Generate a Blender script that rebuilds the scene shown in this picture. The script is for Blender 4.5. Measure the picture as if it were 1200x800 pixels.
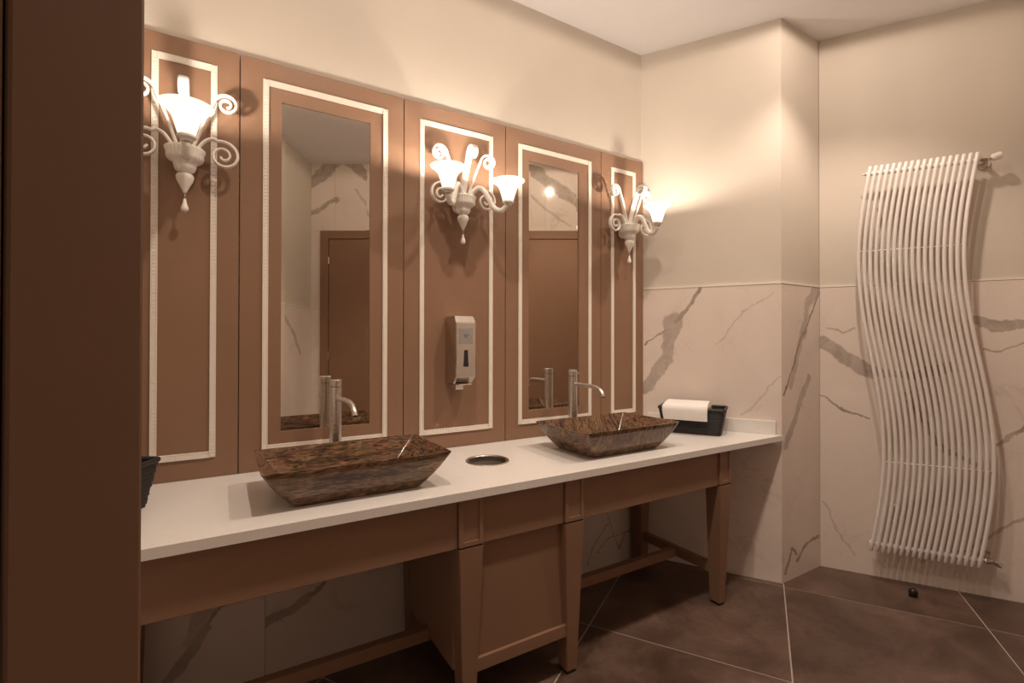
import bpy, bmesh, math, random
import numpy as np
from mathutils import Vector, Matrix

for o in list(bpy.data.objects):
    bpy.data.objects.remove(o)
scene = bpy.context.scene
COL = scene.collection
random.seed(7)

# ------------------------------------------------------------------ camera
CAM_H, CAM_D = 1.34, 2.1517
FPX, CX, CY = 563.606, 600.0, 395.666
YAW, PITCH, ROLL = 1.02606, 0.006444, 0.0015
_F = np.array([math.cos(YAW) * math.cos(PITCH), math.sin(YAW) * math.cos(PITCH), math.sin(PITCH)])
_R = np.array([math.sin(YAW), -math.cos(YAW), 0.0])
_U = np.cross(_R, _F)
_R, _U = math.cos(ROLL) * _R + math.sin(ROLL) * _U, -math.sin(ROLL) * _R + math.cos(ROLL) * _U
cam_data = bpy.data.cameras.new('camera')
cam = bpy.data.objects.new('camera', cam_data)
COL.objects.link(cam)
cam_data.sensor_width = 36
cam_data.lens = FPX * 36 / 1200
cam_data.shift_y = (CY - 400) / 1200
cam_data.clip_start = 0.01
cam.matrix_world = Matrix(((_R[0], _U[0], -_F[0], 0), (_R[1], _U[1], -_F[1], -CAM_D),
                           (_R[2], _U[2], -_F[2], CAM_H), (0, 0, 0, 1)))
scene.camera = cam

# ------------------------------------------------------------------ world, exposure
world = bpy.data.worlds.new('world')
scene.world = world
world.use_nodes = True
world.node_tree.nodes['Background'].inputs[0].default_value = (1.0, 0.80, 0.64, 1)
world.node_tree.nodes['Background'].inputs[1].default_value = 0.12
vs = scene.view_settings
vs.view_transform = 'Standard'
vs.look = 'None'
vs.exposure = 0.0
vs.gamma = 1.0
vs.use_curve_mapping = False

WARM = (1.0, 0.84, 0.69)
WARM2 = (1.0, 0.815, 0.67)
BULB_W = 8.5
SPOT_W = 54.0          # beam of a downlight
SPILL_W = 12.0         # its wide spill
SHADE_E = 0.95
H = 3.146            # ceiling
T = 1.662            # top of marble wainscot
C = 0.822            # top of the counter
# room axes: A runs away from the vanity along the side wall, N is that wall's outward normal
ANG = math.radians(-58.5788)
AX = Vector((math.cos(ANG), math.sin(ANG), 0))
NX = Vector((-math.sin(ANG), math.cos(ANG), 0))
U_SIDE, U_RAD, U_LEFT, V_BACK, V_COL = 1.9368, 2.2825, -0.94, 3.06, 1.9378


def W(u, v, z=0.0):
    p = NX * u + AX * v
    return Vector((p.x, p.y, z))


def spot(loc, target, power, size=70, blend=0.6, radius=0.035):
    d = bpy.data.lights.new('downlight_lamp', 'SPOT')
    d.energy = power
    d.color = WARM2
    d.spot_size = math.radians(size)
    d.spot_blend = blend
    d.shadow_soft_size = radius
    o = bpy.data.objects.new('downlight_lamp', d)
    COL.objects.link(o)
    o.location = loc
    o.rotation_euler = (Vector(target) - Vector(loc)).to_track_quat('-Z', 'Y').to_euler()
    return o


DOWNLIGHTS = [(0.45, -1.15), (1.45, -1.20), (2.50, -1.12)]
for (sx, sy) in DOWNLIGHTS:
    spot((sx, sy, H - 0.035), (sx, sy, 0), SPOT_W, 110, 0.6)
    spot((sx, sy, H - 0.035), (sx, sy, 0), SPILL_W, 179, 0.06)


# ------------------------------------------------------------------ pixel -> place helpers (1200x800 frame)
def pray(px, py, mirror=False):
    d = _F * FPX + _R * (px - CX) - _U * (py - CY)
    if mirror:
        d = d * np.array([1, -1, 1])
    return d


def pplane(px, py, n, c, mirror=False):
    n = np.array(n, float)
    o = np.array([0, CAM_D if mirror else -CAM_D, CAM_H])
    d = pray(px, py, mirror)
    return Vector(o + d * ((c - n @ o) / (n @ d)))


# ------------------------------------------------------------------ materials
def sstep(nt, x, a, b):
    n = nt.nodes.new('ShaderNodeMapRange')
    n.interpolation_type = 'SMOOTHSTEP'
    nt.links.new(x, n.inputs[0])
    n.inputs[1].default_value = a
    n.inputs[2].default_value = b
    n.inputs[3].default_value = 0
    n.inputs[4].default_value = 1
    return n.outputs[0]


def new_mat(name, col, rough=0.5, metal=0.0, spec=0.5, coat=0.0):
    m = bpy.data.materials.new(name)
    m.use_nodes = True
    b = m.node_tree.nodes['Principled BSDF']
    b.inputs['Base Color'].default_value = (*col, 1)
    b.inputs['Roughness'].default_value = rough
    b.inputs['Metallic'].default_value = metal
    b.inputs['Specular IOR Level'].default_value = spec
    b.inputs['Coat Weight'].default_value = coat
    return m


def coords(nt, scale=(1, 1, 1), kind='Object'):
    tc = nt.nodes.new('ShaderNodeTexCoord')
    mp = nt.nodes.new('ShaderNodeMapping')
    mp.inputs['Scale'].default_value = scale
    nt.links.new(tc.outputs[kind], mp.inputs[0])
    return mp.outputs[0]


def noise(nt, vec, scale, detail=4, rough=0.5, dist=0.0):
    n = nt.nodes.new('ShaderNodeTexNoise')
    n.inputs['Scale'].default_value = scale
    n.inputs['Detail'].default_value = detail
    n.inputs['Roughness'].default_value = rough
    n.inputs['Distortion'].default_value = dist
    if vec is not None:
        nt.links.new(vec, n.inputs['Vector'])
    return n


def ramp(nt, fac, stops):
    r = nt.nodes.new('ShaderNodeValToRGB')
    els = r.color_ramp.elements
    while len(els) < len(stops):
        els.new(0.5)
    for e, (p, c) in zip(els, stops):
        e.position = p
        e.color = (*c, 1)
    nt.links.new(fac, r.inputs[0])
    return r.outputs[0]


def mixc(nt, fac, a, b, mode='MIX'):
    m = nt.nodes.new('ShaderNodeMix')
    m.data_type = 'RGBA'
    m.blend_type = mode
    for s, v in ((m.inputs[0], fac), (m.inputs[6], a), (m.inputs[7], b)):
        if isinstance(v, (int, float)):
            s.default_value = v
        elif isinstance(v, tuple):
            s.default_value = (*v, 1)
        else:
            nt.links.new(v, s)
    return m.outputs[2]


def math_n(nt, op, a, b=None):
    n = nt.nodes.new('ShaderNodeMath')
    n.operation = op
    for i, v in enumerate((a, b)):
        if v is None:
            continue
        if isinstance(v, (int, float)):
            n.inputs[i].default_value = v
        else:
            nt.links.new(v, n.inputs[i])
    return n.outputs[0]


def vmath(nt, op, a, b=None, scale=None):
    n = nt.nodes.new('ShaderNodeVectorMath')
    n.operation = op
    for i, v in enumerate((a, b)):
        if v is None:
            continue
        if isinstance(v, (tuple, Vector)):
            n.inputs[i].default_value = tuple(v)
        else:
            nt.links.new(v, n.inputs[i])
    if scale is not None:
        if isinstance(scale, (int, float)):
            n.inputs['Scale'].default_value = scale
        else:
            nt.links.new(scale, n.inputs['Scale'])
    return n


def bump(nt, height, strength, dist=0.01):
    b = nt.nodes.new('ShaderNodeBump')
    b.inputs['Strength'].default_value = strength
    b.inputs['Distance'].default_value = dist
    nt.links.new(height, b.inputs['Height'])
    nt.links.new(b.outputs[0], nt.nodes['Principled BSDF'].inputs['Normal'])


def base_link(m, out):
    m.node_tree.links.new(out, m.node_tree.nodes['Principled BSDF'].inputs['Base Color'])


def mat_paint(name, col, var=0.04, rough=0.75, bmp=0.06):
    m = new_mat(name, col, rough, spec=0.3)
    nt = m.node_tree
    v = coords(nt)
    n = noise(nt, v, 1.7, 5, 0.6)
    lo = tuple(c * (1 - var) for c in col)
    hi = tuple(min(1, c * (1 + var)) for c in col)
    base_link(m, ramp(nt, n.outputs[0], [(0.3, lo), (0.7, hi)]))
    n2 = noise(nt, v, 160, 3, 0.6)
    bump(nt, n2.outputs[0], bmp, 0.002)
    return m


BROWN = (0.262, 0.152, 0.095)


def mat_brown():
    m = new_mat('brown_satin_lacquer', BROWN, 0.42, spec=0.4)
    nt = m.node_tree
    v = coords(nt)
    n = noise(nt, v, 3, 4, 0.55)
    base_link(m, ramp(nt, n.outputs[0], [(0.3, tuple(c * 0.96 for c in BROWN)), (0.7, tuple(c * 1.04 for c in BROWN))]))
    n2 = noise(nt, v, 420, 2, 0.5)
    bump(nt, n2.outputs[0], 0.05, 0.001)
    return m


def mat_marble(name, veins, seed):
    """white marble; veins = [((x0,z0),(x1,z1),half width,strength)] in slab metres"""
    m = new_mat(name, (0.8, 0.77, 0.73), 0.13, spec=0.5)
    nt = m.node_tree
    tc = nt.nodes.new('ShaderNodeTexCoord')
    off = vmath(nt, 'ADD', tc.outputs['Object'], (seed * 3.7, seed * 1.3, seed * 2.1)).outputs[0]
    nA = noise(nt, off, 3.2, 5, 0.6)
    nB = noise(nt, off, 17, 4, 0.65)
    wa = vmath(nt, 'SUBTRACT', nA.outputs['Color'], (0.5, 0.5, 0.5)).outputs[0]
    wb = vmath(nt, 'SUBTRACT', nB.outputs['Color'], (0.5, 0.5, 0.5)).outputs[0]
    wv = vmath(nt, 'ADD', vmath(nt, 'SCALE', wa, scale=0.11).outputs[0], vmath(nt, 'SCALE', wb, scale=0.030).outputs[0]).outputs[0]
    P = vmath(nt, 'MULTIPLY', vmath(nt, 'ADD', tc.outputs['Object'], wv).outputs[0], (1, 0, 1)).outputs[0]
    # soft clouds and hair veins
    big = noise(nt, off, 1.3, 6, 0.6, 0.8)
    cloud = ramp(nt, big.outputs[0], [(0.35, (0.83, 0.74, 0.67)), (0.62, (0.77, 0.675, 0.605))])
    wvn = noise(nt, off, 1.9, 8, 0.62, 1.2)
    hair = math_n(nt, 'ABSOLUTE', math_n(nt, 'SUBTRACT', wvn.outputs[0], 0.5))
    hm = math_n(nt, 'SUBTRACT', 1.0, sstep(nt, hair, 0.0, 0.014))
    hm = math_n(nt, 'MULTIPLY', hm, sstep(nt, big.outputs[0], 0.46, 0.66))
    colr = mixc(nt, math_n(nt, 'MULTIPLY', hm, 0.26), cloud, (0.33, 0.27, 0.225))
    tone = noise(nt, off, 9, 5, 0.7, 1.5)
    vcol = ramp(nt, tone.outputs[0], [(0.3, (0.17, 0.130, 0.105)), (0.5, (0.33, 0.265, 0.215)), (0.72, (0.50, 0.42, 0.35))])
    mod = noise(nt, off, 6, 3, 0.6)
    acc = None
    for (a, b, wd, st) in veins:
        A = Vector((a[0], 0, a[1]))
        B = Vector((b[0], 0, b[1]))
        ba = B - A
        pa = vmath(nt, 'SUBTRACT', P, A).outputs[0]
        dt = vmath(nt, 'DOT_PRODUCT', pa, ba / max(1e-6, ba.dot(ba))).outputs['Value']
        cl = nt.nodes.new('ShaderNodeClamp')
        nt.links.new(dt, cl.inputs[0])
        pr = vmath(nt, 'SCALE', tuple(ba), scale=cl.outputs[0]).outputs[0]
        d = vmath(nt, 'LENGTH', vmath(nt, 'SUBTRACT', pa, pr).outputs[0]).outputs['Value']
        dm = math_n(nt, 'DIVIDE', d, math_n(nt, 'ADD', math_n(nt, 'MULTIPLY', mod.outputs[0], wd * 1.8), wd * 0.2))
        k = math_n(nt, 'SUBTRACT', 1.0, sstep(nt, dm, 0.80, 1.12))
        body = math_n(nt, 'MULTIPLY', k, st * (0.78 if wd > 0.012 else 1.0))
        rim = math_n(nt, 'MULTIPLY', k, sstep(nt, dm, 0.55, 0.95))
        rim = math_n(nt, 'MULTIPLY', rim, sstep(nt, tone.outputs[0], 0.40, 0.58))
        k = math_n(nt, 'MAXIMUM', body, math_n(nt, 'MULTIPLY', rim, st))
        acc = k if acc is None else math_n(nt, 'MAXIMUM', acc, k)
    if acc is not None:
        colr = mixc(nt, acc, colr, vcol)
    base_link(m, colr)
    return m


def mat_stone_floor():
    m = new_mat('brown_stone_tile', (0.1, 0.07, 0.06), 0.36, spec=0.45)
    nt = m.node_tree
    oi = nt.nodes.new('ShaderNodeObjectInfo')
    tc = nt.nodes.new('ShaderNodeTexCoord')
    v = vmath(nt, 'ADD', tc.outputs['Object'], vmath(nt, 'SCALE', oi.outputs['Location'], scale=2.3).outputs[0]).outputs[0]
    n = noise(nt, v, 3.2, 8, 0.62, 0.4)
    n2 = noise(nt, v, 38, 4, 0.7)
    c = ramp(nt, n.outputs[0], [(0.32, (0.066, 0.039, 0.028)), (0.50, (0.112, 0.069, 0.051)), (0.68, (0.180, 0.116, 0.089))])
    c = mixc(nt, 0.35, c, n2.outputs['Fac'], 'OVERLAY')
    base_link(m, c)
    bump(nt, n2.outputs[0], 0.05, 0.002)
    r = ramp(nt, n.outputs[0], [(0.3, (0.30,) * 3), (0.7, (0.46,) * 3)])
    nt.links.new(r, nt.nodes['Principled BSDF'].inputs['Roughness'])
    return m


def mat_basin(name, scale, rot, seed):
    m = new_mat(name, (0.15, 0.09, 0.06), 0.09, spec=0.4)
    nt = m.node_tree
    tc = nt.nodes.new('ShaderNodeTexCoord')
    mp = nt.nodes.new('ShaderNodeMapping')
    mp.inputs['Scale'].default_value = scale
    mp.inputs['Rotation'].default_value = rot
    mp.inputs['Location'].default_value = (seed, seed * 2, seed * 3)
    nt.links.new(tc.outputs['Object'], mp.inputs[0])
    n = noise(nt, mp.outputs[0], 4.5, 9, 0.66, 1.3)
    n2 = noise(nt, mp.outputs[0], 13, 7, 0.7, 2.0)
    c = ramp(nt, n.outputs[0], [(0.36, (0.013, 0.007, 0.005)), (0.45, (0.07, 0.037, 0.021)), (0.50, (0.21, 0.118, 0.068)),
                                (0.54, (0.045, 0.025, 0.016)), (0.59, (0.15, 0.098, 0.062)), (0.67, (0.35, 0.21, 0.118))])
    c2 = ramp(nt, n2.outputs[0], [(0.38, (0.025, 0.015, 0.010)), (0.52, (0.12, 0.080, 0.052)), (0.64, (0.30, 0.19, 0.115))])
    c = mixc(nt, 0.30, c, c2)
    n3 = noise(nt, tc.outputs['Object'], 9.0, 5, 0.6, 0.8)
    hue = ramp(nt, n3.outputs[0], [(0.36, (1.50, 1.20, 1.12)), (0.47, (1.25, 1.22, 1.25)), (0.56, (1.36, 1.36, 1.08)), (0.66, (1.75, 1.65, 1.58))])
    c = mixc(nt, 1.0, c, hue, 'MULTIPLY')
    n4 = noise(nt, mp.outputs[0], 26, 4, 0.6, 1.0)
    c = mixc(nt, math_n(nt, 'MULTIPLY', sstep(nt, n4.outputs[0], 0.53, 0.60), 0.75), c, (0.025, 0.015, 0.010))
    base_link(m, c)
    return m


def mat_counter():
    m = new_mat('white_quartz_counter', (0.80, 0.775, 0.74), 0.28, spec=0.45)
    nt = m.node_tree
    v = coords(nt)
    n = noise(nt, v, 60, 4, 0.7)
    base_link(m, ramp(nt, n.outputs[0], [(0.3, (0.78, 0.755, 0.72)), (0.7, (0.82, 0.795, 0.765))]))
    return m


def mat_brushed():
    m = new_mat('brushed_steel', (0.72, 0.69, 0.65), 0.28, metal=1.0)
    nt = m.node_tree
    v = coords(nt, (1, 1, 60))
    n = noise(nt, v, 40, 3, 0.6)
    r = ramp(nt, n.outputs[0], [(0.3, (0.22,) * 3), (0.7, (0.36,) * 3)])
    nt.links.new(r, nt.nodes['Principled BSDF'].inputs['Roughness'])
    return m


def mat_shade():
    m = bpy.data.materials.new('lit_opal_glass')
    m.use_nodes = True
    nt = m.node_tree
    b = nt.nodes['Principled BSDF']
    b.inputs['Base Color'].default_value = (0.9, 0.88, 0.85, 1)
    b.inputs['Roughness'].default_value = 0.2
    tr = nt.nodes.new('ShaderNodeBsdfTranslucent')
    tr.inputs[0].default_value = (0.92, 0.86, 0.78, 1)
    em = nt.nodes.new('ShaderNodeEmission')
    em.inputs[0].default_value = (1.0, 0.88, 0.74, 1)
    em.inputs[1].default_value = SHADE_E
    mx = nt.nodes.new('ShaderNodeMixShader')
    mx.inputs[0].default_value = 0.045
    ad = nt.nodes.new('ShaderNodeAddShader')
    nt.links.new(b.outputs[0], mx.inputs[1])
    nt.links.new(tr.outputs[0], mx.inputs[2])
    nt.links.new(mx.outputs[0], ad.inputs[0])
    nt.links.new(em.outputs[0], ad.inputs[1])
    nt.links.new(ad.outputs[0], nt.nodes['Material Output'].inputs[0])
    return m


def mat_lens():
    m = bpy.data.materials.new('downlight_lens')
    m.use_nodes = True
    b = m.node_tree.nodes['Principled BSDF']
    b.inputs['Base Color'].default_value = (0.9, 0.85, 0.8, 1)
    b.inputs['Emission Color'].default_value = (1, 0.8, 0.6, 1)
    b.inputs['Emission Strength'].default_value = 6
    return m


def mat_noise_simple(name, col, rough, metal=0.0, var=0.06, scale=30, spec=0.5, bmp=0.0):
    m = new_mat(name, col, rough, metal, spec)
    nt = m.node_tree
    v = coords(nt)
    n = noise(nt, v, scale, 4, 0.6)
    base_link(m, ramp(nt, n.outputs[0], [(0.3, tuple(c * (1 - var) for c in col)), (0.7, tuple(min(1, c * (1 + var)) for c in col))]))
    if bmp:
        bump(nt, n.outputs[0], bmp, 0.002)
    return m


M = dict(
    wall=mat_paint('beige_plaster', (0.66, 0.60, 0.52), 0.03),
    ceil=mat_paint('ceiling_white', (0.79, 0.765, 0.765), 0.02),
    brown=mat_brown(),
    grout=mat_noise_simple('grout', (0.46, 0.40, 0.34), 0.8, scale=60),
    floor=mat_stone_floor(),
    counter=mat_counter(),
    steel=mat_brushed(),
    chrome=mat_noise_simple('polished_chrome', (0.72, 0.70, 0.68), 0.08, 1.0, 0.02),
    dsteel=mat_noise_simple('satin_steel_sheet', (0.62, 0.58, 0.53), 0.20, 1.0, 0.03),
    sleeve=mat_noise_simple('dull_steel', (0.40, 0.37, 0.34), 0.45, 0.6, 0.05),
    cream=mat_noise_simple('cream_moulding', (0.87, 0.815, 0.725), 0.5, var=0.02),
    opal=mat_noise_simple('white_opal_glass', (0.84, 0.80, 0.74), 0.16, var=0.02, spec=0.6),
    shade=mat_shade(),
    lens=mat_lens(),
    white=mat_noise_simple('white_enamel', (0.84, 0.80, 0.77), 0.26, var=0.01),
    black=mat_noise_simple('black_wicker', (0.018, 0.016, 0.015), 0.45, var=0.3, scale=120),
    rubber=mat_noise_simple('black_rubber', (0.014, 0.011, 0.010), 0.35, var=0.1),
    paper=mat_noise_simple('white_paper_towel', (0.86, 0.84, 0.81), 0.85, var=0.02, scale=90, bmp=0.15),
    card=mat_noise_simple('kraft_paper', (0.5, 0.36, 0.22), 0.85),
    mirror=mat_noise_simple('mirror_silver', (0.80, 0.77, 0.71), 0.0, 1.0, 0.0),
    dark=mat_noise_simple('dark_gap', (0.03, 0.02, 0.015), 0.8),
    window=mat_noise_simple('smoked_window', (0.012, 0.013, 0.02), 0.12),
    plate=mat_noise_simple('grey_label_plate', (0.34, 0.32, 0.31), 0.4, 0.3),
    ink=mat_noise_simple('dark_print', (0.05, 0.045, 0.06), 0.6),
)


# ------------------------------------------------------------------ mesh helpers
def finish(bm, name, mat, parent=None, loc=(0, 0, 0), rotz=0.0, smooth=False, angle=None, kind=None):
    bmesh.ops.recalc_face_normals(bm, faces=bm.faces)
    me = bpy.data.meshes.new(name)
    bm.to_mesh(me)
    bm.free()
    me.materials.append(M[mat] if isinstance(mat, str) else mat)
    if smooth:
        for p in me.polygons:
            p.use_smooth = True
        if angle is not None:
            me.set_sharp_from_angle(angle=math.radians(angle))
    o = bpy.data.objects.new(name, me)
    COL.objects.link(o)
    o.location = loc
    o.rotation_euler = (0, 0, rotz)
    if parent:
        o.parent = parent
    if kind:
        o['kind'] = kind
    return o


def empty(name, loc, rotz, label, cat, group=None):
    o = bpy.data.objects.new(name, None)
    COL.objects.link(o)
    o.empty_display_size = 0.05
    o.location = loc
    o.rotation_euler = (0, 0, rotz)
    tag(o, label, cat, group)
    return o


def tag(o, label, cat=None, group=None, kind=None):
    if label:
        o['label'] = label
    if cat:
        o['category'] = cat
    if group:
        o['group'] = group
    if kind:
        o['kind'] = kind
    return o


def add_box(bm, lo, hi, bev=0.0):
    g = bmesh.ops.create_cube(bm, size=1)
    vs_ = g['verts']
    for v in vs_:
        v.co = Vector([lo[i] + (v.co[i] + 0.5) * (hi[i] - lo[i]) for i in range(3)])
    if bev > 0:
        es = list({e for v in vs_ for e in v.link_edges})
        bmesh.ops.bevel(bm, geom=es, offset=bev, segments=2, affect='EDGES', profile=0.6)
    return bm


def box(lo, hi, bev=0.0):
    return add_box(bmesh.new(), lo, hi, bev)


def add_loft(bm, rings, cap0=True, cap1=True, closed=True):
    """rings: list of lists of Vectors (same length)"""
    vr = [[bm.verts.new(p) for p in r] for r in rings]
    n = len(vr[0])
    for a, b in zip(vr[:-1], vr[1:]):
        for i in range(n if closed else n - 1):
            j = (i + 1) % n
            bm.faces.new((a[i], a[j], b[j], b[i]))
    if cap0 and n > 2:
        bm.faces.new(list(reversed(vr[0])))
    if cap1 and n > 2:
        bm.faces.new(vr[-1])
    return vr


def add_lathe(bm, prof, segs=32, center=(0, 0, 0), flute=0, depth=0.0, axis='Z', cap0=True, cap1=True, fl_range=None):
    rings = []
    c = Vector(center)
    for (r, z) in prof:
        ring = []
        for i in range(segs):
            a = 2 * math.pi * i / segs
            rr = r
            if flute and (fl_range is None or fl_range[0] <= z <= fl_range[1]):
                rr = r * (1 + depth * math.cos(flute * a))
            if axis == 'Z':
                p = Vector((rr * math.cos(a), rr * math.sin(a), z))
            elif axis == 'Y':
                p = Vector((rr * math.cos(a), -z, rr * math.sin(a)))
            else:
                p = Vector((z, rr * math.cos(a), rr * math.sin(a)))
            ring.append(c + p)
        rings.append(ring)
    add_loft(bm, rings, cap0, cap1)
    return bm


def catmull(pts, n=8):
    pts = [Vector(p) for p in pts]
    ext = [pts[0] * 2 - pts[1]] + pts + [pts[-1] * 2 - pts[-2]]
    out = []
    for i in range(1, len(ext) - 2):
        p0, p1, p2, p3 = ext[i - 1:i + 3]
        for k in range(n):
            t = k / n
            out.append(0.5 * ((2 * p1) + (p2 - p0) * t + (2 * p0 - 5 * p1 + 4 * p2 - p3) * t * t + (3 * p1 - p0 - 3 * p2 + p3) * t ** 3))
    out.append(pts[-1])
    return out


def add_tube(bm, pts, rad, segs=10, binormal=None, flat=1.0, cap=True):
    """sweep; rad number or list; flat = thickness/width when a fixed binormal is given"""
    n = len(pts)
    rads = rad if isinstance(rad, (list, tuple)) else [rad] * n
    rings = []
    up = None
    for i, p in enumerate(pts):
        t = (pts[min(i + 1, n - 1)] - pts[max(i - 1, 0)]).normalized()
        if binormal is not None:
            b = Vector(binormal).normalized()
            nn = b.cross(t).normalized()
        else:
            if up is None:
                up = Vector((0, 0, 1)) if abs(t.z) < 0.9 else Vector((1, 0, 0))
            b = t.cross(up).normalized()
            nn = b.cross(t).normalized()
            up = nn
        r = rads[i]
        rings.append([p + b * (r * math.cos(2 * math.pi * k / segs)) + nn * (r * flat * math.sin(2 * math.pi * k / segs)) for k in range(segs)])
    add_loft(bm, rings, cap, cap)
    return bm


def add_prism(bm, poly, z0, z1):
    a = [bm.verts.new((p[0], p[1], z0)) for p in poly]
    b = [bm.verts.new((p[0], p[1], z1)) for p in poly]
    n = len(poly)
    bm.faces.new(list(reversed(a)))
    bm.faces.new(b)
    for i in range(n):
        j = (i + 1) % n
        bm.faces.new((a[i], a[j], b[j], b[i]))
    return bm


def slab_with_hole(bm, outer, hole, z0, z1):
    """prism of polygon outer with one polygonal hole"""
    def loop(poly, z):
        vv = [bm.verts.new((p[0], p[1], z)) for p in poly]
        ee = [bm.edges.new((vv[i], vv[(i + 1) % len(vv)])) for i in range(len(vv))]
        return vv, ee
    tops = []
    for z in (z0, z1):
        vo, eo = loop(outer, z)
        vh, eh = loop(hole, z)
        bmesh.ops.triangle_fill(bm, use_beauty=True, use_dissolve=False, edges=eo + eh)
        tops.append((vo, vh))
    for k in (0, 1):
        a, b = tops[0][k], tops[1][k]
        for i in range(len(a)):
            j = (i + 1) % len(a)
            bm.faces.new((a[i], a[j], b[j], b[i]))
    return bm


def rrect(w, d, r, z, seg=5, cx=0.0, cy=0.0):
    pts = []
    for (sx, sy, a0) in ((1, 1, 0), (-1, 1, 90), (-1, -1, 180), (1, -1, 270)):
        for k in range(seg + 1):
            a = math.radians(a0 + 90 * k / seg)
            pts.append(Vector((cx + sx * (w / 2 - r) + r * math.cos(a), cy + sy * (d / 2 - r) + r * math.sin(a), z)))
    return pts


def clip_poly(subject, square):
    """Sutherland-Hodgman: subject (any) by convex ccw square"""
    out = subject
    for i in range(4):
        a, b = square[i], square[(i + 1) % 4]
        def inside(p):
            return (b[0] - a[0]) * (p[1] - a[1]) - (b[1] - a[1]) * (p[0] - a[0]) >= -1e-9
        def inter(p, q):
            d1 = (b[0] - a[0]) * (p[1] - a[1]) - (b[1] - a[1]) * (p[0] - a[0])
            d2 = (b[0] - a[0]) * (q[1] - a[1]) - (b[1] - a[1]) * (q[0] - a[0])
            t = d1 / (d1 - d2)
            return (p[0] + (q[0] - p[0]) * t, p[1] + (q[1] - p[1]) * t)
        inp, out = out, []
        for k in range(len(inp)):
            p, q = inp[k - 1], inp[k]
            if inside(q):
                if not inside(p):
                    out.append(inter(p, q))
                out.append(q)
            elif inside(p):
                out.append(inter(p, q))
        if not out:
            return []
    res = []
    for p in out:
        if not res or (abs(p[0] - res[-1][0]) + abs(p[1] - res[-1][1])) > 1e-5:
            res.append(p)
    if len(res) > 1 and abs(res[0][0] - res[-1][0]) + abs(res[0][1] - res[-1][1]) < 1e-5:
        res.pop()
    return res


# ------------------------------------------------------------------ the room
WALL_Y = 0.020
XA = 2.2697
uv = lambda p: (p.dot(NX), p.dot(AX))
P0 = Vector(((U_LEFT - NX.y * WALL_Y) / NX.x, WALL_Y, 0))
P1 = Vector(((U_SIDE - NX.y * WALL_Y) / NX.x, WALL_Y, 0))
P2 = Vector((XA, 0, 0)) + AX * 0.7546
P3 = P2 + Vector((0.4052, 0, 0))
P4 = W(U_RAD, V_BACK)
P5 = W(U_LEFT, V_BACK)
ROOM = [P0, P5, P4, P3, P2, P1]          # counter-clockwise
DOOR_V0, DOOR_V1, DOOR_H = 1.394, 2.16, 2.35
U_OUT = U_LEFT - 0.30
SL = 0.008                                # marble thickness


def wall_prism(name, a, b, out, z0=0.0, z1=H + 0.02, thick=0.15, ext=0.0, back=SL):
    """wall behind the line a-b; its face stands `back` behind the marble face"""
    d = (b - a).normalized()
    a2, b2 = a - d * ext + out * back, b + d * ext + out * back
    bm = add_prism(bmesh.new(), [a2, b2, b2 + out * thick, a2 + out * thick], z0, z1)
    o = finish(bm, name, 'wall')
    o['kind'] = 'structure'
    return o


VDIR = Vector((0, 1, 0))
wall_vanity = wall_prism('wall_vanity', P0, P1 + Vector((0.012, 0, 0)), VDIR, ext=0.0, back=0.0)
wall_side = wall_prism('wall_side', P1, P2, NX, thick=0.12)
wall_return = wall_prism('wall_return', P2 + Vector((SL, 0, 0)), P3 + Vector((0.012, 0, 0)), VDIR, thick=0.12)
wall_right = wall_prism('wall_right', P3, P4, NX)
wall_back = wall_prism('wall_back', P4, P5 - NX * 0.02, AX)
# left wall with the doorway the photograph was taken from
bm = bmesh.new()
lv0 = P0.dot(AX)
for (va, vb, za, zb) in ((lv0, DOOR_V0 - 0.05, 0, H + 0.02), (DOOR_V1 + 0.05, V_BACK, 0, H + 0.02), (DOOR_V0 - 0.05, DOOR_V1 + 0.05, DOOR_H + 0.05, H + 0.02)):
    add_prism(bm, [W(U_LEFT - SL, va), W(U_OUT, va), W(U_OUT, vb), W(U_LEFT - SL, vb)], za, zb)
wall_left = finish(bm, 'wall_left', 'wall')
wall_left['kind'] = 'structure'

bm = add_prism(bmesh.new(), [p + (p - W(0.8, 1.6)).normalized() * 0.12 for p in ROOM], H, H + 0.1)
ceiling = finish(bm, 'ceiling', 'ceil')
ceiling['kind'] = 'structure'

# floor: grout bed with every tile its own piece
floor_poly = [P0, W(U_LEFT, DOOR_V0), W(U_OUT, DOOR_V0), W(U_OUT, DOOR_V1), W(U_LEFT, DOOR_V1), P5, P4, P3, P2, P1]
floor = finish(add_prism(bmesh.new(), floor_poly, -0.06, -0.0015), 'floor', 'grout')
floor['kind'] = 'structure'
PITCH_T, G = 0.8305, 0.0030
fpoly_uv = [uv(p) for p in floor_poly]
for iu in range(-4, 4):
    for iv in range(-2, 4):
        u0, v0 = 1.072 + PITCH_T * iu, 1.1145 + PITCH_T * iv
        sq = [(u0 + G, v0 + G), (u0 + PITCH_T - G, v0 + G), (u0 + PITCH_T - G, v0 + PITCH_T - G), (u0 + G, v0 + PITCH_T - G)]
        cp = clip_poly(fpoly_uv, sq)
        if len(cp) < 3:
            continue
        o3 = W(u0 + PITCH_T / 2, v0 + PITCH_T / 2)
        poly = [W(a, b) - o3 for (a, b) in cp]
        finish(add_prism(bmesh.new(), poly, -0.0015, 0.0), 'floor_tile', 'floor', floor, loc=o3)


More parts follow.
